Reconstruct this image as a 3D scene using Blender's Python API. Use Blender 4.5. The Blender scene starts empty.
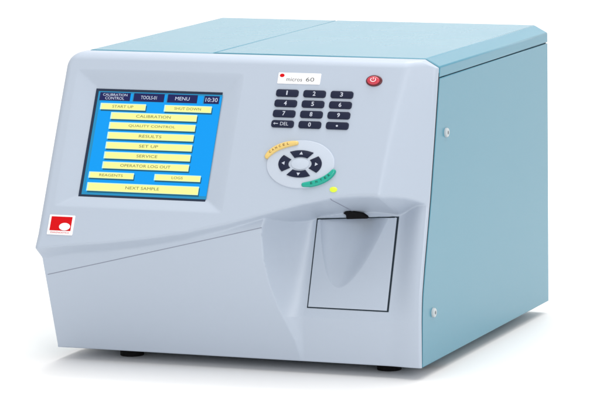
import bpy, math
import numpy as np
from mathutils import Matrix, Vector

# ------------------------------------------------------------------ camera, world, lights, exposure
S = bpy.context.scene
COL = S.collection
cam_d = bpy.data.cameras.new("camera")
cam = bpy.data.objects.new("camera", cam_d)
COL.objects.link(cam)
CAM_LOC = (1.26128, -3.54753, 0.71007)
CAM_ROWS = [[0.9316746, 0.3630567, -0.0131253], [-0.0393072, 0.1366549, 0.9898386], [-0.3611611, 0.9216915, -0.1415886]]
r_, u_, f_ = [Vector(v) for v in CAM_ROWS]
cam.matrix_world = Matrix(((r_.x, u_.x, -f_.x, CAM_LOC[0]), (r_.y, u_.y, -f_.y, CAM_LOC[1]),
                           (r_.z, u_.z, -f_.z, CAM_LOC[2]), (0, 0, 0, 1)))
cam_d.sensor_width = 36.0
cam_d.lens = 229.236
cam_d.clip_start = 0.05
cam_d.clip_end = 200
S.camera = cam

world = bpy.data.worlds.new("World")
S.world = world
world.use_nodes = True
bg = world.node_tree.nodes["Background"]
bg.inputs[0].default_value = (1.0, 0.995, 0.99, 1)
bg.inputs[1].default_value = 0.70


def area(name, loc, target, size, power, col=(1, 1, 1), size_y=None):
    d = bpy.data.lights.new(name, 'AREA')
    d.energy = power
    d.color = col
    d.shape = 'RECTANGLE'
    d.size = size
    d.size_y = size_y or size
    o = bpy.data.objects.new(name, d)
    o.location = loc
    o.rotation_euler = (Vector(target) - Vector(loc)).to_track_quat('-Z', 'Y').to_euler()
    COL.objects.link(o)
    return o


area("overhead_softbox", (0.15, 0.15, 2.3), (-0.1, 0.15, 0), 2.5, 45, (1, 0.995, 0.985))
area("right_softbox", (2.0, -2.9, 1.25), (-0.1, 0.1, 0.12), 1.2, 42, (0.99, 0.995, 1.0))
area("background_light", (-0.4, 1.7, 4.0), (-0.6, 2.9, 0.9), 1.6, 60, (1, 1, 1))

S.view_settings.view_transform = 'Standard'
S.view_settings.look = 'None'
S.view_settings.exposure = 0.0
S.view_settings.gamma = 1.0


# ------------------------------------------------------------------ materials
def srgb(r, g, b):
    f = lambda c: (c / 12.92 if c <= 0.04045 else ((c + 0.055) / 1.055) ** 2.4)
    return (f(r / 255), f(g / 255), f(b / 255), 1)


def mat(name, col, rough=0.45, metal=0.0, spec=0.5, coat=0.0, bump=0.0, bscale=900.0, mottling=0.0, emit=None, estr=0.0):
    m = bpy.data.materials.new(name)
    m.use_nodes = True
    nt = m.node_tree
    b = nt.nodes["Principled BSDF"]
    b.inputs["Base Color"].default_value = col
    b.inputs["Roughness"].default_value = rough
    b.inputs["Metallic"].default_value = metal
    b.inputs["Specular IOR Level"].default_value = spec
    b.inputs["Coat Weight"].default_value = coat
    b.inputs["Coat Roughness"].default_value = 0.12
    if emit:
        b.inputs["Emission Color"].default_value = emit
        b.inputs["Emission Strength"].default_value = estr
    if bump or mottling:
        tc = nt.nodes.new("ShaderNodeTexCoord")
        n = nt.nodes.new("ShaderNodeTexNoise")
        n.inputs["Scale"].default_value = bscale
        n.inputs["Detail"].default_value = 3
        nt.links.new(tc.outputs["Object"], n.inputs["Vector"])
        if bump:
            bp = nt.nodes.new("ShaderNodeBump")
            bp.inputs["Strength"].default_value = bump
            bp.inputs["Distance"].default_value = 0.0004
            nt.links.new(n.outputs["Fac"], bp.inputs["Height"])
            nt.links.new(bp.outputs["Normal"], b.inputs["Normal"])
        if mottling:
            n2 = nt.nodes.new("ShaderNodeTexNoise")
            n2.inputs["Scale"].default_value = 14
            n2.inputs["Detail"].default_value = 5
            nt.links.new(tc.outputs["Object"], n2.inputs["Vector"])
            mr = nt.nodes.new("ShaderNodeMapRange")
            mr.inputs[3].default_value = rough - mottling
            mr.inputs[4].default_value = rough + mottling
            nt.links.new(n2.outputs["Fac"], mr.inputs[0])
            nt.links.new(mr.outputs[0], b.inputs["Roughness"])
    return m


M = dict(
    backdrop=mat("white_sweep_paper", (0.86, 0.858, 0.855, 1), 0.6, spec=0.3),
    bezel=mat("pale_grey_plastic", (0.408, 0.466, 0.552, 1), 0.38, spec=0.5, bump=0.10, bscale=1400, mottling=0.05),
    door=mat("pale_grey_door_plastic", (0.408, 0.466, 0.552, 1), 0.38, spec=0.5, bump=0.10, bscale=1400, mottling=0.05),
    steel=mat("blue_painted_steel", (0.068, 0.245, 0.338, 1), 0.25, spec=0.5, mottling=0.015),
    gap=mat("dark_gap_shade", (0.012, 0.022, 0.032, 1), 0.7, spec=0.2),  # near-black colour standing in for shade inside the gaps
    seam=mat("grey_seam", (0.25, 0.275, 0.34, 1), 0.7, spec=0.2),
    black=mat("black_plastic", (0.004, 0.004, 0.005, 1), 0.7, spec=0.12),
    rubber=mat("black_rubber", (0.008, 0.008, 0.009, 1), 0.8, spec=0.2),
    key=mat("navy_key_plastic", (0.006, 0.010, 0.034, 1), 0.4, spec=0.3),
    legend=mat("key_legend_print", (0.46, 0.49, 0.57, 1), 0.6),
    pad=mat("light_pad_plastic", (0.475, 0.53, 0.615, 1), 0.40, spec=0.45),
    yellow=mat("amber_button_plastic", (0.70, 0.50, 0.16, 1), 0.3, spec=0.5),
    yellow_txt=mat("brown_print", (0.22, 0.11, 0.02, 1), 0.6),
    green=mat("green_button_plastic", (0.005, 0.34, 0.25, 1), 0.3, spec=0.5),
    green_txt=mat("dark_green_print", (0.0, 0.06, 0.05, 1), 0.6),
    led=mat("lime_indicator", (0.45, 0.62, 0.03, 1), 0.25, emit=srgb(205, 230, 40), estr=0.45),
    red=mat("red_lacquer", (0.58, 0.001, 0.004, 1), 0.5, spec=0.15),
    red_glow=mat("lit_red_button", (0.42, 0.03, 0.05, 1), 0.2, spec=0.5, emit=srgb(225, 60, 75), estr=0.18),
    maroon=mat("dark_red_ring", (0.10, 0.010, 0.016, 1), 0.3),
    pink=mat("button_symbol_print", (0.86, 0.60, 0.62, 1), 0.4),
    white=mat("white_print", (0.86, 0.85, 0.86, 1), 0.5),
    silver_print=mat("grey_print", (0.10, 0.11, 0.11, 1), 0.5),
    bolt=mat("pale_painted_bolt", (0.47, 0.51, 0.53, 1), 0.35, spec=0.5),
    bolt_hole=mat("bolt_socket", (0.10, 0.13, 0.15, 1), 0.5),
    scr_frame=mat("screen_edge", (0.004, 0.016, 0.045, 1), 0.3),
    scr_blue=mat("screen_blue", (0.0, 0.03, 0.07, 1), 0.35, spec=0.2, emit=srgb(0, 152, 238), estr=1.0),
    scr_teal=mat("screen_teal", (0.0, 0.05, 0.10, 1), 0.3, spec=0.4, emit=srgb(28, 140, 190), estr=0.8),
    scr_shadow=mat("screen_button_edge", (0.0, 0.03, 0.05, 1), 0.3, spec=0.4, emit=srgb(6, 84, 112), estr=0.8),
    scr_yellow=mat("screen_yellow", (0.10, 0.10, 0.05, 1), 0.3, spec=0.4, emit=srgb(246, 246, 150), estr=0.90),
    scr_pale=mat("screen_button_rim", (0.08, 0.10, 0.09, 1), 0.3, spec=0.4, emit=srgb(205, 248, 226), estr=0.90),
    scr_navy=mat("screen_navy", (0.0, 0.002, 0.02, 1), 0.3, spec=0.4, emit=srgb(4, 8, 84), estr=0.8),
    scr_txt=mat("screen_olive_text", (0.02, 0.02, 0.01, 1), 0.4, emit=srgb(120, 116, 58), estr=0.7),
    scr_white=mat("screen_white_text", (0.05, 0.05, 0.05, 1), 0.4, emit=srgb(215, 228, 250), estr=0.9),
)


# ------------------------------------------------------------------ mesh helpers
class MB:
    def __init__(self):
        self.v, self.f, self.m, self.mats = [], [], [], []

    def mi(self, name):
        if name not in self.mats:
            self.mats.append(name)
        return self.mats.index(name)

    def add(self, verts, faces, m):
        o = len(self.v)
        k = self.mi(m)
        self.v += [tuple(p) for p in verts]
        self.f += [tuple(i + o for i in f) for f in faces]
        self.m += [k] * len(faces)

    def build(self, name, parent=None, smooth=None):
        me = bpy.data.meshes.new(name)
        me.from_pydata(self.v, [], self.f)
        for k in self.mats:
            me.materials.append(M[k])
        me.polygons.foreach_set("material_index", self.m)
        me.update()
        if smooth is not None:
            me.polygons.foreach_set("use_smooth", [True] * len(self.f))
            if smooth > 0:
                me.set_sharp_from_angle(angle=math.radians(smooth))
        o = bpy.data.objects.new(name, me)
        COL.objects.link(o)
        if parent:
            o.parent = parent
        return o


def frame(o, ex, ey, n):
    o, ex, ey, n = [np.array(a, float) for a in (o, ex, ey, n)]
    return lambda x, y, h=0.0: o + ex * x + ey * y + n * h


def plate(mb, F, outline, h, m, bevel=0.0, base=-0.0008, dome=0.0):
    """Raised plate with a bevelled (and optionally domed) top; outline is counter-clockwise in the frame."""
    pts = np.array(outline, float)
    n = len(pts)
    c = pts.mean(0)
    t = np.roll(pts, -1, 0) - np.roll(pts, 1, 0)
    t /= np.linalg.norm(t, axis=1)[:, None] + 1e-12
    inn = np.stack([-t[:, 1], t[:, 0]], 1)
    rings = [(0, base), (0, h - bevel)]
    if bevel:
        for k in (0.35, 0.7, 1.0):
            a = k * math.pi / 2
            rings.append((bevel * (1 - math.cos(a)), h - bevel + bevel * math.sin(a)))
    vs = []
    for ins, hh in rings:
        vs += [F(*(p + q * ins), hh) for p, q in zip(pts, inn)]
    fs = []
    for r in range(len(rings) - 1):
        for i in range(n):
            j = (i + 1) % n
            fs.append((r * n + i, r * n + j, (r + 1) * n + j, (r + 1) * n + i))
    last = (len(rings) - 1) * n
    if dome:
        vs.append(F(c[0], c[1], h + dome))
        top = len(vs) - 1
        for i in range(n):
            fs.append((last + i, last + (i + 1) % n, top))
    else:
        fs.append(tuple(range(last, last + n)))
    mb.add(vs, fs, m)


def flat(mb, F, outline, h, m):
    mb.add([F(x, y, h) for x, y in outline], [tuple(range(len(outline)))], m)


def rect(w, hgt, cx=0, cy=0):
    return [(cx - w / 2, cy - hgt / 2), (cx + w / 2, cy - hgt / 2), (cx + w / 2, cy + hgt / 2), (cx - w / 2, cy + hgt / 2)]


def rrect(w, hgt, r, cx=0, cy=0, seg=5):
    out = []
    for sx, sy, a0 in ((1, -1, -90), (1, 1, 0), (-1, 1, 90), (-1, -1, 180)):
        for k in range(seg + 1):
            a = math.radians(a0 + 90 * k / seg)
            out.append((cx + sx * (w / 2 - r) + r * math.cos(a), cy + sy * (hgt / 2 - r) + r * math.sin(a)))
    return out


def ell(rx, ry, cx=0, cy=0, n=32):
    return [(cx + rx * math.cos(2 * math.pi * k / n), cy + ry * math.sin(2 * math.pi * k / n)) for k in range(n)]


_txt = {}


def text_geo(s, bold=0.0):
    if (s, bold) in _txt:
        return _txt[(s, bold)]
    cu = bpy.data.curves.new("lettering", 'FONT')
    cu.body = s
    cu.align_x = 'CENTER'
    cu.align_y = 'CENTER'
    cu.size = 1.0
    cu.offset = bold
    cu.resolution_u = 3
    ob = bpy.data.objects.new("lettering", cu)
    COL.objects.link(ob)
    dg = bpy.context.evaluated_depsgraph_get()
    me = ob.evaluated_get(dg).to_mesh()
    v = np.array([(p.co.x, p.co.y) for p in me.vertices])
    f = [tuple(p.vertices) for p in me.polygons]
    ob.evaluated_get(dg).to_mesh_clear()
    bpy.data.objects.remove(ob)
    bpy.data.curves.remove(cu)
    lo, hi = v.min(0), v.max(0)
    v = v - (lo + hi) / 2
    _txt[(s, bold)] = (v, f, hi - lo)
    return _txt[(s, bold)]


def text(mb, F, s, w, hgt, cx, cy, z, m, bold=0.02, ang=0.0):
    """Lettering scaled to a box of width w and height hgt."""
    v, f, d = text_geo(s, bold)
    sx, sy = w / d[0], hgt / d[1]
    ca, sa = math.cos(ang), math.sin(ang)
    P = []
    for x, y in v:
        X, Y = x * sx, y * sy
        P.append(F(cx + X * ca - Y * sa, cy + X * sa + Y * ca, z))
    mb.add(P, f, m)


def tube(mb, path, r, m, seg=8):
    path = [Vector(p) for p in path]
    vs, fs = [], []
    for i, p in enumerate(path):
        t = (path[min(i + 1, len(path) - 1)] - path[max(i - 1, 0)]).normalized()
        a = t.cross(Vector((0, 1, 0.01))).normalized()
        b = t.cross(a)
        for k in range(seg):
            q = 2 * math.pi * k / seg
            vs.append(p + a * r * math.cos(q) + b * r * math.sin(q))
    for i in range(len(path) - 1):
        for k in range(seg):
            j = (k + 1) % seg
            fs.append((i * seg + k, i * seg + j, (i + 1) * seg + j, (i + 1) * seg + k))
    fs.append(tuple(range(seg)))
    fs.append(tuple(reversed(range((len(path) - 1) * seg, len(path) * seg))))
    mb.add(vs, fs, m)


def bevel(o, w, seg=2):
    md = o.modifiers.new("edge_bevel", 'BEVEL')
    md.width = w
    md.segments = seg
    md.limit_method = 'ANGLE'
    md.angle_limit = math.radians(25)
    md.harden_normals = False


# ------------------------------------------------------------------ setting: one white sweep, floor curving up into a wall
GZ = -0.0125
sw = MB()
prof = [(-9.0, GZ), (-4.0, GZ), (-1.5, GZ), (0.5, GZ), (1.6, GZ)]
for k in range(1, 17):
    a = math.pi / 2 * k / 16
    prof.append((1.6 + 1.4 * math.sin(a), GZ + 1.4 * (1 - math.cos(a))))
prof.append((3.0, 4.5))
vs = []
for y, z in prof:
    vs += [(-7, y, z), (7, y, z)]
sw.add(vs, [(2 * i, 2 * i + 1, 2 * i + 3, 2 * i + 2) for i in range(len(prof) - 1)], 'backdrop')
backdrop = sw.build("floor", None, 0)
backdrop['kind'] = 'structure'
backdrop['label'] = "seamless white studio floor sweeping up into a white background"
backdrop['category'] = "floor"

# ------------------------------------------------------------------ the machine
root = bpy.data.objects.new("lab_analyzer", None)
root.empty_display_size = 0.05
root.location = (-0.2, 0.2, GZ)
COL.objects.link(root)
root['label'] = "pale grey and blue benchtop blood analyzer with touch screen, keypad and sample door"
root['category'] = "lab analyzer"
bpy.context.view_layer.update()
ROOT_INV = Matrix.Translation(-root.location)


def part(mb, name, parent=None, smooth=None):
    o = mb.build(name, None, smooth)
    o.parent = parent or root
    if parent is None or parent is root:        # parts are modelled in world metres
        o.matrix_parent_inverse = ROOT_INV
    return o


W, D, H, HS = 0.400, 0.4186, 0.305, 0.2855
mm = 0.001

# rear edge of the front cover, leaning back as it rises (mm)
_zb = np.linspace(-20, 330, 1401)
_yb = np.interp(_zb, [-20, 0, 50, 72, 100, 166, 230, 297, 330], [0, 0, 0, 2, 9.0, 28.3, 43.5, 58.8, 66.3])
_k = np.hanning(121)
_k /= _k.sum()
_yb = np.convolve(np.pad(_yb, 60, mode='edge'), _k, 'valid')


def yb(z):
    return np.interp(z, _zb, _yb)


def y1(z):                     # sloping face that carries screen and keys
    return 32.6 + 0.481 * (z - 291.2)


def smin(a, b, r):
    h = np.clip(0.5 + 0.5 * (b - a) / r, 0, 1)
    return b * (1 - h) + a * h - r * h * (1 - h)


def smax(a, b, r):
    return -smin(-a, -b, r)


def sstep(a, b, x):
    t = np.clip((x - a) / (b - a), 0, 1)
    return t * t * (3 - 2 * t)


# lower contour of the sloping face
_fx = np.array([-405, -396, -362, -329, -285, -242, -190, -157, -118, -87, -60, -40, -22, -10, 0, 5], float)
_fz = np.array([111, 112, 116.5, 119.5, 125, 132, 144, 153, 164, 171, 174.3, 175, 173, 168, 161, 157], float)
_fxd = np.linspace(-405, 5, 821)
_fzd = np.interp(_fxd, _fx, _fz)
_k2 = np.hanning(51)
_k2 /= _k2.sum()
_fzd = np.convolve(np.pad(_fzd, 25, mode='edge'), _k2, 'valid')


def zfold(x):
    return np.interp(x, _fxd, _fzd)


# right edge of the lower left panel
_rz = np.array([-5, 10, 22, 31, 54, 80, 106, 130, 155, 180], float)
_rx = np.array([-130, -131.5, -134.5, -138.5, -149, -157, -161, -161, -158, -156], float)


def xscoop(z):
    return np.interp(z, _rz, _rx)


def chamfer(x, z):
    kx = np.interp(z, [170, 300], [1.45, 0.75])
    return yb(z) - 3 + kx * x


def y_door(z):
    t = z - 46
    return np.where(t > 0, 0.36 * t, 0) * 1.0 + smax(-t * 0.0, 0 * t, 1) - 1.0


SX0, SX1, SZ0, SZ1 = -362.5, -222.0, 165.3, 269.8      # screen window on the face
SDEPTH = 5.0


def surf(x, z):
    face = smax(y1(z), chamfer(x, z), 4.0)
    zf = zfold(x)
    # sunken surround of the screen
    dx0, dx1 = SX0 - x, x - SX1
    dz0, dz1 = SZ0 - z, z - SZ1
    tl = np.clip(dx0 / 24, 0, 1)
    tr = np.clip(dx1 / 22, 0, 1)
    tb = np.clip(dz0 / 12, 0, 1)
    tt = np.clip(dz1 / 18, 0, 1)
    t = 1 - (1 - np.maximum(tl, tr) ** 1.0) * 1.0
    tv = np.maximum(tb, tt)
    t = np.minimum(1, (np.maximum(t, tv) ** 6 + 0.35 * np.minimum(t, tv) ** 6) ** (1 / 6))
    soft = np.clip(t / 0.12, 0, 1)
    depth = SDEPTH * (1 - sstep(0.0, 1.0, t) * 0.35 - t * 0.65)
    face = face + depth / 0.9012 * np.where(z > zf, 1, 1)
    foldface = smax(y1(zf), chamfer(x, zf), 4.0)
    k = np.interp(x, [-400, -200, -150, -118, -40, 0], [1.5, 1.6, 2.6, 3.2, 2.3, 2.0])
    rr = np.interp(x, [-400, -200, -120, -60, 0], [2.0, 4.0, 8.0, 9.0, 8.0])
    under = foldface + k * (zf - z)
    up = np.where(z >= zf + 14, face, smax(face, under + rr * 0.12, rr))
    # lower left panel, undercut towards its foot
    s = np.interp(x, [-400, -150], [0.340, 0.185])
    y2 = -1.0 - s * z
    base = y_door(z)
    wr = sstep(-36, -5, x)
    base = base * (1 - wr) + (yb(z) - 3.5) * wr
    xs = xscoop(z)
    t = np.clip((x - xs) / (-126 - xs), 0, 1)
    y2e = -1.0 - np.interp(xs, [-400, -150], [0.340, 0.185]) * z
    y2e = np.minimum(y2e, base)
    low = np.where(x < xs, np.minimum(y2, base + 3), base + (y2e - base) * (1 - t) ** 1.7)
    low = smax(low, y1(z) + 12.0, 4.0)       # never comes through the sloping face above it
    return smin(up, low, 3.0)


# door outline (mm, in x and z) and its finger scoop
DX0, DX1, DZ0 = -123.0, -37.5, 55.5


def dtop(x):                   # the door's top edge climbs slightly to the right
    return np.interp(x, [DX0, DX1], [140.6, 145.8])


ZT = 304.2


def xl(z):
    r = 15.0
    t = np.clip(z - (ZT - r), 0, r)
    return -401 + (r - np.sqrt(r * r - t * t))


def xr(z):
    return np.where(z > ZT - 8, -(z - (ZT - 8)) / 8 * 15, 0.0) + 0.0


def graded(a, b, step, edge, fine):
    n = int((b - a - 2 * edge) / step)
    e = np.cumsum(np.linspace(fine, step, int(2 * edge / (fine + step))))
    e = e / e[-1] * edge
    e = np.concatenate([[0], e])
    mid = np.linspace(a + edge, b - edge, n + 1)
    return np.concatenate([a + e[:-1], mid, (b - e[:-1])[::-1]])


def build_bezel():
    u = graded(0, 401, 0.85, 11, 0.12) / 401
    zz = graded(0, ZT, 0.85, 11, 0.12)
    U, Z = np.meshgrid(u, zz)
    XL, XR = xl(Z), xr(Z)
    X = XL + (XR - XL) * U
    Y = surf(X, Z)
    # sink the skin behind the door so the finger scoop has room
    inside = np.minimum(np.minimum(X - DX0 - 3, DX1 - 3 - X), np.minimum(Z - DZ0 - 3, dtop(X) + 1 - Z))
    Y = Y + 22 * sstep(0, 2, inside)

    def rim(d, r):
        q = np.clip(1 - d / r, 0, 1)
        return r * (1 - np.sqrt(1 - q * q))

    Y = Y + rim(X - XL, np.interp(Z, [95, 125], [2.0, 8.0])) + rim(ZT - Z, 7.0) + rim(XR - X, 2.6) + rim(Z, 1.5)
    Y = np.minimum(Y, np.where((X - XL < 12) | (XR - X < 12) | (ZT - Z < 12), yb(Z) - 0.4, 1e9))
    nz, nx = X.shape
    V = np.stack([X, Y, Z], -1).reshape(-1, 3) * mm
    idx = np.arange(nz * nx).reshape(nz, nx)
    F = np.stack([idx[:-1, :-1], idx[:-1, 1:], idx[1:, 1:], idx[1:, :-1]], -1).reshape(-1, 4)
    # returns: left, right, top and bottom skirts back to the rear edge
    ring = np.concatenate([idx[0, :], idx[1:, -1], idx[-1, -2::-1], idx[-2:0:-1, 0]])
    RV = V[ring].copy()
    back = RV.copy()
    back[:, 1] = yb(RV[:, 2] / mm) * mm
    nb = len(idx[0, :])
    back[1:nb - 1, 1] = 0.06
    o = len(V)
    n = len(ring)
    i = np.arange(n)
    j = (i + 1) % n
    K = np.stack([ring[i], o + i, o + j, ring[j]], -1)
    mb = MB()
    mb.v = np.concatenate([V, back]).tolist()
    mb.f = np.concatenate([F, K]).tolist()
    mb.m = [0] * len(mb.f)
    mb.mats = ['bezel']
    o_ = part(mb, "front_cover", None, 50)
    return o_


cover = build_bezel()


def on(x, z, off=0.0):          # a point on the front skin (mm in, metres out)
    y = float(surf(np.array([x], float), np.array([z], float))[0])
    return Vector((x * mm, (y - off) * mm, z * mm))


# moulding seam across the lower left panel
mb = MB()
path = []
for t in np.linspace(0, 1, 90):
    x = -397.5 + t * (397.5 - 160.0)
    z = 81 + (139.5 - 81) * t
    path.append(on(x, z, -0.15))
tube(mb, path, 0.0005, 'seam', 6)
part(mb, "moulding_seam", cover, 30)


# ------------------------------------------------------------------ housing
def extrude_x(mb, poly_yz, x0, x1, m):
    n = len(poly_yz)
    vs = [(x0, y, z) for y, z in poly_yz] + [(x1, y, z) for y, z in poly_yz]
    fs = [tuple(range(n)), tuple(reversed(range(n, 2 * n)))]
    for i in range(n):
        j = (i + 1) % n
        fs.append((i, n + i, n + j, j))
    mb.add(vs, fs, m)


GAP = 0.0032
mb = MB()
zs = np.linspace(0, HS, 40)
side = [(float(yb(z / mm)) * mm + float(np.interp(z, [0, 0.1, 0.3], [0.0024, 0.0042, 0.0050])), float(z)) for z in zs] + [(D, HS), (D, 0.0)]
YIN = 0.082                      # front of the inner body, behind the cover and its door
extrude_x(mb, side, -0.0025, 0.0, 'steel')
extrude_x(mb, side, -W + 0.001, -W + 0.0035, 'steel')
extrude_x(mb, [(YIN, 0.001), (YIN, HS - 0.001), (D - 0.001, HS - 0.001), (D - 0.001, 0.001)], -W + 0.0036, -0.0026, 'steel')
housing = part(mb, "housing", None, 20)
bevel(housing, 0.0008)

# dark strips added as the shade of the gaps between cover and housing, set inside the skin
mb = MB()
zs = np.linspace(0.004, 0.291, 30)
for xa, xb in ((-0.0036, -0.0006), (-W + 0.004, -W + 0.007)):
    poly = [(float(yb(z / mm)) * mm - 0.0004, float(z)) for z in zs] + [(float(yb(z / mm)) * mm + 0.006, float(z)) for z in zs[::-1]]
    extrude_x(mb, poly, xa, xb, 'gap')
extrude_x(mb, [(0.0605, HS - 0.006), (0.0635, H - 0.003), (0.0800, H - 0.003), (0.0800, HS - 0.006)], -W + 0.013, -0.016, 'gap')
extrude_x(mb, [(0.0801, HS - 0.0008), (0.0801, HS + 0.006), (D - .002, HS + 0.006), (D - .002, HS - 0.0008)], -W + 0.01, -0.0015, 'gap')
part(mb, "gap_shade")


def extrude_y(mb, poly_xz, m, gap):
    n = len(poly_xz)
    vs = [(x, float(yb(z / mm)) * mm + gap, z) for x, z in poly_xz] + [(x, D, z) for x, z in poly_xz]
    fs = [tuple(range(n)), tuple(reversed(range(n, 2 * n)))]
    for i in range(n):
        j = (i + 1) % n
        fs.append((i, n + i, n + j, j))
    mb.add(vs, fs, m)


mb = MB()
extrude_y(mb, [(-0.2455, HS + 0.0008), (0.0, HS + 0.0008), (0.0, H - 0.008), (-0.015, H), (-0.2455, H)], 'steel', GAP)
lid = part(mb, "lid", None, 20)
bevel(lid, 0.0012)
mb = MB()
extrude_y(mb, [(-W + 0.001, HS + 0.0004), (-0.2463, HS + 0.0004), (-0.2463, H), (-W + 0.016, H), (-W + 0.001, H - 0.008)], 'steel', 0.0008)
top = part(mb, "top_panel", None, 20)
bevel(top, 0.0012)

for y, z in ((0.078, 0.2285), (0.0345, 0.0508)):
    mb = MB()
    F = frame((0, y, z), (0, 1, 0), (0, 0, 1), (1, 0, 0))
    plate(mb, F, ell(0.0049, 0.0048, n=28), 0.0027, 'bolt', 0.0012)
    hexa = [(0.0020 * math.cos(math.radians(60 * k + 10)), 0.0020 * math.sin(math.radians(60 * k + 10))) for k in range(6)]
    flat(mb, F, hexa, 0.00282, 'bolt_hole')
    part(mb, "screw", housing, 40)

# feet
for x, y in ((-0.3365, 0.044), (-0.052, 0.047), (-0.3365, 0.37), (-0.052, 0.37)):
    mb = MB()
    F = frame((x, y, GZ), (1, 0, 0), (0, 1, 0), (0, 0, 1))
    plate(mb, F, ell(0.0125, 0.0125, n=28), -GZ + 0.0008, 'rubber', 0.0, base=0.0002)
    part(mb, "foot", None, 40)

# ------------------------------------------------------------------ items on the sloping face
NF = np.array([0, -1, 0.481])
NF = NF / np.linalg.norm(NF)
EY = np.array([0, 0.481, 1.0])
SC = np.linalg.norm(EY)          # slope length per unit of height
EY = EY / SC


def face_frame(x, z, off=0.0):   # x, z in mm; local units metres, up the slope
    o = np.array([x, float(y1(z)), z]) * mm + NF * off
    return frame(o, (1, 0, 0), EY, NF)


# touch screen
FS = face_frame((SX0 + SX1) / 2, (SZ0 + SZ1) / 2, -SDEPTH * mm + 0.0004)
sw_, sh_ = (SX1 - SX0) * mm, (SZ1 - SZ0) * mm * SC
mb = MB()
plate(mb, FS, rect(sw_ + 0.0002, sh_ + 0.0012, -0.0004, 0), 0.0004, 'scr_frame')
flat(mb, FS, rect(sw_ - 0.0022, sh_ - 0.0040, 0.0016, -0.0002), 0.0006, 'scr_teal')
flat(mb, FS, rect(sw_ - 0.0060, sh_ - 0.0094, 0.0030, 0.0004), 0.0008, 'scr_blue')
screen = part(mb, "touch_screen")


def uv(u, v):
    return (u - 0.5) * sw_, (0.5 - v) * sh_


def ui(name, u0, u1, v0, v1, lines, kind):
    mb = MB()
    xa, ya = uv(u0, v1)
    xb, yb_ = uv(u1, v0)
    w, h, cx, cy = xb - xa, yb_ - ya, (xa + xb) / 2, (ya + yb_) / 2
    if kind == 'tab':
        flat(mb, FS, rect(w + 0.0014, h + 0.0012, cx - 0.0006, cy + 0.0003), 0.0010, 'scr_pale' if False else 'scr_teal')
        flat(mb, FS, rect(w, h, cx, cy), 0.0012, 'scr_navy')
        for s, tw, dy, th in lines:
            text(mb, FS, s, w * tw, h * th, cx, cy + h * dy, 0.0014, 'scr_white', 0.0)
    else:
        flat(mb, FS, rect(w, h, cx + 0.0011, cy - 0.0016), 0.0010, 'scr_shadow')
        flat(mb, FS, rect(w, h, cx, cy), 0.0012, 'scr_pale')
        flat(mb, FS, rect(w - 0.0022, h - 0.0012, cx + 0.0006, cy - 0.0003), 0.0014, 'scr_yellow')
        for s, tw, dy, th in lines:
            text(mb, FS, s, w * tw, h * th, cx, cy + h * dy, 0.0016, 'scr_txt', 0.0)
    return part(mb, name, screen)


ui("screen_tab", .036, .280, .030, .106, [("CALIBRATION", .80, .22, .30), ("CONTROL", .62, -.20, .34)], 'tab')
ui("screen_tab", .307, .550, .030, .106, [("TOOLS-01", .52, 0, .42)], 'tab')
ui("screen_tab", .577, .812, .030, .106, [("MENU", .48, 0, .42)], 'tab')
ui("screen_tab", .866, .984, .034, .106, [("10:30", .80, 0, .52)], 'tab')
RT = .40
ui("screen_button", .053, .416, .130, .190, [("START UP", .46, 0, RT)], 'b')
ui("screen_button", .562, .936, .130, .192, [("SHUT DOWN", .56, 0, RT)], 'b')
for k, (s, tw) in enumerate((("CALIBRATION", .40), ("QUALITY CONTROL", .54), ("RESULTS", .26), ("SET UP", .22),
                             ("SERVICE", .24), ("OPERATOR LOG OUT", .58))):
    v0 = .213 + .0922 * k
    ui("screen_button", .148, .832, v0, v0 + .064, [(s, tw, 0, RT)], 'b')
ui("screen_button", .053, .411, .772, .830, [("REAGENTS", .52, 0, RT)], 'b')
ui("screen_button", .573, .937, .772, .830, [("LOGS", .24, 0, RT)], 'b')
ui("screen_button", .054, .936, .872, .950, [("NEXT SAMPLE", .30, 0, .34)], 'b')

# numeric keypad: twelve keys
names = [["1", "2", "3"], ["4", "5", "6"], ["7", "8", "9"], ["DEL", "0", "."]]
for r in range(4):
    for c in range(3):
        x = -149.6 + 29.5 * c
        z = 270.2 - 9.9 * r
        F = face_frame(x, z)
        mb = MB()
        plate(mb, F, rrect(0.0242, 0.0078, 0.0026), 0.0016, 'key', 0.0008)
        s = names[r][c]
        if s == "DEL":
            text(mb, F, "DEL", 0.0088, 0.0036, 0.0022, 0, 0.00172, 'legend', 0.0)
            flat(mb, F, rect(0.0040, 0.0007, -0.0066, 0), 0.00172, 'legend')
            flat(mb, F, [(-0.0098, 0), (-0.0080, -0.0013), (-0.0080, 0.0013)], 0.00172, 'legend')
        elif s == ".":
            flat(mb, F, ell(0.0012, 0.0010, 0, -0.0004, 12), 0.00172, 'legend')
        else:
            text(mb, F, s, 0.0014 if s == "1" else 0.0030, 0.0046, 0, 0, 0.00172, 'legend', 0.02)
        k = part(mb, "key", None, 40)
        k['label'] = "navy key marked " + {"DEL": "with an arrow and DEL", ".": "with a dot"}.get(s, "with the number " + s)

# navigation pad with four arrow keys
FN = face_frame(-123.8, 202.8)
mb = MB()
plate(mb, FN, ell(0.0365, 0.0255, n=64), 0.0012, 'pad', 0.0010)
plate(mb, FN, ell(0.0098, 0.0062, n=40), 0.0020, 'pad', 0.0008, base=0.0010)
pad = part(mb, "navigation_pad", None, 40)


def sector(rx0, ry0, rx1, ry1, a0, a1, n=14):
    out = [(rx1 * math.cos(math.radians(a)), ry1 * math.sin(math.radians(a))) for a in np.linspace(a0, a1, n)]
    inn = [(rx0 * math.cos(math.radians(a)), ry0 * math.sin(math.radians(a))) for a in np.linspace(a1, a0, n)]
    return out + inn


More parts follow.
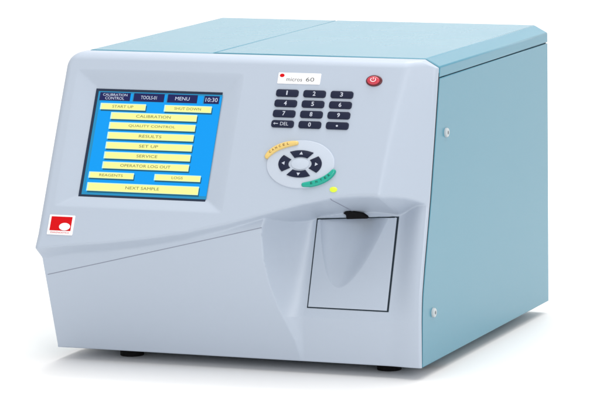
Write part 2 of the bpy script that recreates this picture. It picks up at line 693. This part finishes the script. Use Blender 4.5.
for a in (90, 0, 270, 180):
    mb = MB()
    half = 33 if a in (90, 270) else 37
    plate(mb, FN, sector(0.0125, 0.0072, 0.0232, 0.0144, a - half, a + half), 0.0024, 'key', 0.0005, base=0.0006)
    ca, sa = math.cos(math.radians(a)), math.sin(math.radians(a))
    cx, cy = 0.0178 * ca, 0.0110 * sa
    tri = [(0.0018, 0), (-0.0014, 0.0019), (-0.0014, -0.0019)]
    flat(mb, FN, [(cx + p * ca - q * sa, cy + p * sa + q * ca) for p, q in tri], 0.00252, 'legend')
    o = part(mb, "arrow_key", pad, 40)
    o['label'] = "navy arrow key pointing " + {90: "up", 0: "right", 270: "down", 180: "left"}[a]


def crescent(a0, a1, rx, ry, wid, n=26):
    ctr = np.array([(rx * math.cos(math.radians(a)), ry * math.sin(math.radians(a))) for a in np.linspace(a0, a1, n)])
    t = np.gradient(ctr, axis=0)
    t /= np.linalg.norm(t, axis=1)[:, None]
    nrm = np.stack([t[:, 1], -t[:, 0]], 1)
    taper = wid / 2 * (1 - 0.25 * np.abs(np.linspace(-1, 1, n)) ** 3)
    out = ctr + nrm * taper[:, None]
    inn = (ctr - nrm * taper[:, None])[::-1]

    def cap(c, d, n0, r):
        return [tuple(c + d * r * math.sin(q) + n0 * r * math.cos(q)) for q in np.linspace(0, math.pi, 9)[1:-1]]
    pts = [tuple(p) for p in out] + cap(ctr[-1], t[-1], nrm[-1], taper[-1]) + [tuple(p) for p in inn] + \
        cap(ctr[0], -t[0], -nrm[0], taper[0])
    return pts


for nm, a0, a1, m, mt, s in (("cancel_button", 101, 163, 'yellow', 'yellow_txt', "CANCEL"),
                             ("enter_button", 281, 343, 'green', 'green_txt', "ENTER")):
    mb = MB()
    plate(mb, FN, crescent(a0, a1, 0.0385, 0.0222, 0.0062), 0.0036, m, 0.0018, base=0.0)
    # lettering follows the curve
    am = (a0 + a1) / 2
    for k, ch in enumerate(s if nm == "enter_button" else s[::-1]):
        f = (k - (len(s) - 1) / 2) / len(s)
        a = math.radians(am + f * 44)
        x, y = 0.0385 * math.cos(a), 0.0222 * math.sin(a)
        tx, ty = -0.0385 * math.sin(a), 0.0222 * math.cos(a)
        ang = math.atan2(ty, tx) if nm == "enter_button" else math.atan2(-ty, -tx)
        text(mb, FN, ch, 0.0021, 0.0025, x, y, 0.00372, mt, 0.02, ang)
    part(mb, nm, None, 40)

# indicator light
mb = MB()
F = face_frame(-84.6, 180.2)
plate(mb, F, ell(0.0040, 0.0028, n=28), 0.0014, 'led', 0.0010, dome=0.0004)
part(mb, "indicator_light", None, 50)

# power button
F = face_frame(-58.6, 284.6)
mb = MB()
plate(mb, F, ell(0.0087, 0.0060, n=44), 0.0014, 'maroon', 0.0010)
power = part(mb, "power_button", None, 40)
mb = MB()
plate(mb, F, ell(0.0067, 0.0045, -0.0004, -0.0001, n=40), 0.0034, 'red_glow', 0.0018, base=0.0010, dome=0.0003)
sym = sector(0.0022, 0.0015, 0.0032, 0.0024, -230, 50, 22)
flat(mb, F, sym, 0.00385, 'pink')
flat(mb, F, rect(0.0009, 0.0024, 0, 0.0014), 0.00385, 'pink')
part(mb, "button_cap", power, 50)

# nameplate
F = face_frame(-139.3, 284.6)
mb = MB()
plate(mb, F, rrect(0.0462, 0.0118, 0.0008), 0.0006, 'white', 0.0002)
flat(mb, F, ell(0.0026, 0.0019, -0.0188, 0.0028, 18), 0.00075, 'red')
text(mb, F, "micros", 0.0170, 0.0040, -0.0050, -0.0012, 0.00075, 'silver_print', 0.0)
text(mb, F, "60", 0.0090, 0.0044, 0.0120, -0.0008, 0.00075, 'silver_print', 0.0)
part(mb, "nameplate", None, 40)

# logo badge
F = face_frame(-374.6, 135.3)
mb = MB()
plate(mb, F, rrect(0.0285, 0.0212, 0.0008), 0.0007, 'white', 0.0002)
flat(mb, F, rect(0.0235, 0.0150, 0, 0.0013), 0.0009, 'red')
flat(mb, F, ell(0.0062, 0.0040, 0.0046, -0.0018, 32), 0.0011, 'white')
text(mb, F, "DIAGNOSTICS", 0.0205, 0.0017, 0, -0.0082, 0.0009, 'red', 0.0)
part(mb, "logo_badge", None, 40)

# ------------------------------------------------------------------ sample door
def door_y(x, z):
    return y_door(z) - 0.8


def build_door():
    xs = np.linspace(DX0, DX1, 150)
    X, Tv = np.meshgrid(xs, np.linspace(0, 1, 150))
    Z = DZ0 + Tv * (dtop(X) - DZ0)
    # finger scoop: a half cone that opens to the top
    v = np.clip((Z - 76) / (dtop(X) - 76), 0, 1)
    cx = -92 + 8 * v
    half = 38.5 * np.sqrt(np.clip(v, 1e-6, 1)) * 0.98
    s = (X - cx) / half
    left = np.where(s < 0, s * 1.06, s)
    bowl = np.clip(1 - left ** 2, 0, 1)
    dep = 16.0 * v ** 0.8 * bowl ** np.where(s < 0, 0.55, 1.5)
    Y = door_y(X, Z) + dep
    d = np.minimum(np.minimum(X - DX0, DX1 - X), Z - DZ0)
    q = np.clip(1 - d / 1.2, 0, 1)
    Y = Y + 1.2 * (1 - np.sqrt(1 - q * q))
    nz, nx = X.shape
    V = np.stack([X, Y, Z], -1).reshape(-1, 3) * mm
    idx = np.arange(nz * nx).reshape(nz, nx)
    Fq = np.stack([idx[:-1, :-1], idx[:-1, 1:], idx[1:, 1:], idx[1:, :-1]], -1).reshape(-1, 4)
    ring = np.concatenate([idx[0, :], idx[1:, -1], idx[-1, -2::-1], idx[-2:0:-1, 0]])
    back = V[ring].copy()
    back[:, 1] = (door_y(back[:, 0] / mm, back[:, 2] / mm) + 16) * mm
    o = len(V)
    n = len(ring)
    i = np.arange(n)
    j = (i + 1) % n
    mb = MB()
    mb.v = np.concatenate([V, back]).tolist()
    mb.f = np.concatenate([Fq, np.stack([ring[i], o + i, o + j, ring[j]], -1)]).tolist()
    mb.m = [0] * len(mb.f)
    mb.mats = ['door']
    return part(mb, "sample_door", None, 40)


door = build_door()
# dark gap round the door: its shade drawn as a thin dark frame just proud of the skin
mb = MB()
outer = [(DX0 - 0.6, DZ0 - 0.7), (DX1 + 1.7, DZ0 - 0.7), (DX1 + 1.9, float(dtop(DX1)) + 1.3), (DX0 - 0.6, float(dtop(DX0)) + 1.3)]
inner = [(DX0 + 2, DZ0 + 2), (DX1 - 2, DZ0 + 2), (DX1 - 2, float(dtop(DX1)) + 0.1), (DX0 + 2, float(dtop(DX0)) + 0.1)]
seg = 24
ov, iv = [], []
for k in range(4):
    for t in range(seg):
        f = t / seg
        for lst, q in ((ov, outer), (iv, inner)):
            a, b = q[k], q[(k + 1) % 4]
            lst.append((a[0] + (b[0] - a[0]) * f, a[1] + (b[1] - a[1]) * f))
n = len(ov)
vs = [(x * mm, (float(y_door(np.array(z))) - 0.45) * mm, z * mm) for x, z in ov]
vs += [(x * mm, (float(y_door(np.array(z))) + 0.1) * mm, z * mm) for x, z in iv]
mb.add(vs, [(i, (i + 1) % n, n + (i + 1) % n, n + i) for i in range(n)], 'gap')
part(mb, "door_gap_shade", door, 40)

# black sample probe guard above the door
mb = MB()
pr = [(-91, 142.6), (-68, 144.0), (-68.5, 146.4), (-74, 149.4), (-87, 151.2), (-91, 150.6), (-95, 148.4), (-92, 146.6)]
vs = [tuple(on(x, z, 3.0)) for x, z in pr]
yfr = min(v[1] for v in vs[4:]) + 0.004
vs = [(v[0], min(v[1], yfr + 0.006), v[2]) for v in vs]
vs += [(x * mm, yfr + 0.03, z * mm) for x, z in pr]
n = len(pr)
mb.add(vs, [tuple(range(n)), tuple(reversed(range(n, 2 * n)))] + [(i, n + i, n + (i + 1) % n, (i + 1) % n) for i in range(n)], 'black')
probe = part(mb, "sample_probe", None, 30)
bevel(probe, 0.0008)

# short moulding line from the indicator down to the probe
mb = MB()
tube(mb, [on(-87.0 + 2.5 * t, 171.5 - 20 * t, -0.1) for t in np.linspace(0, 1, 24)], 0.0006, 'seam', 6)
part(mb, "moulding_seam", cover, 30)
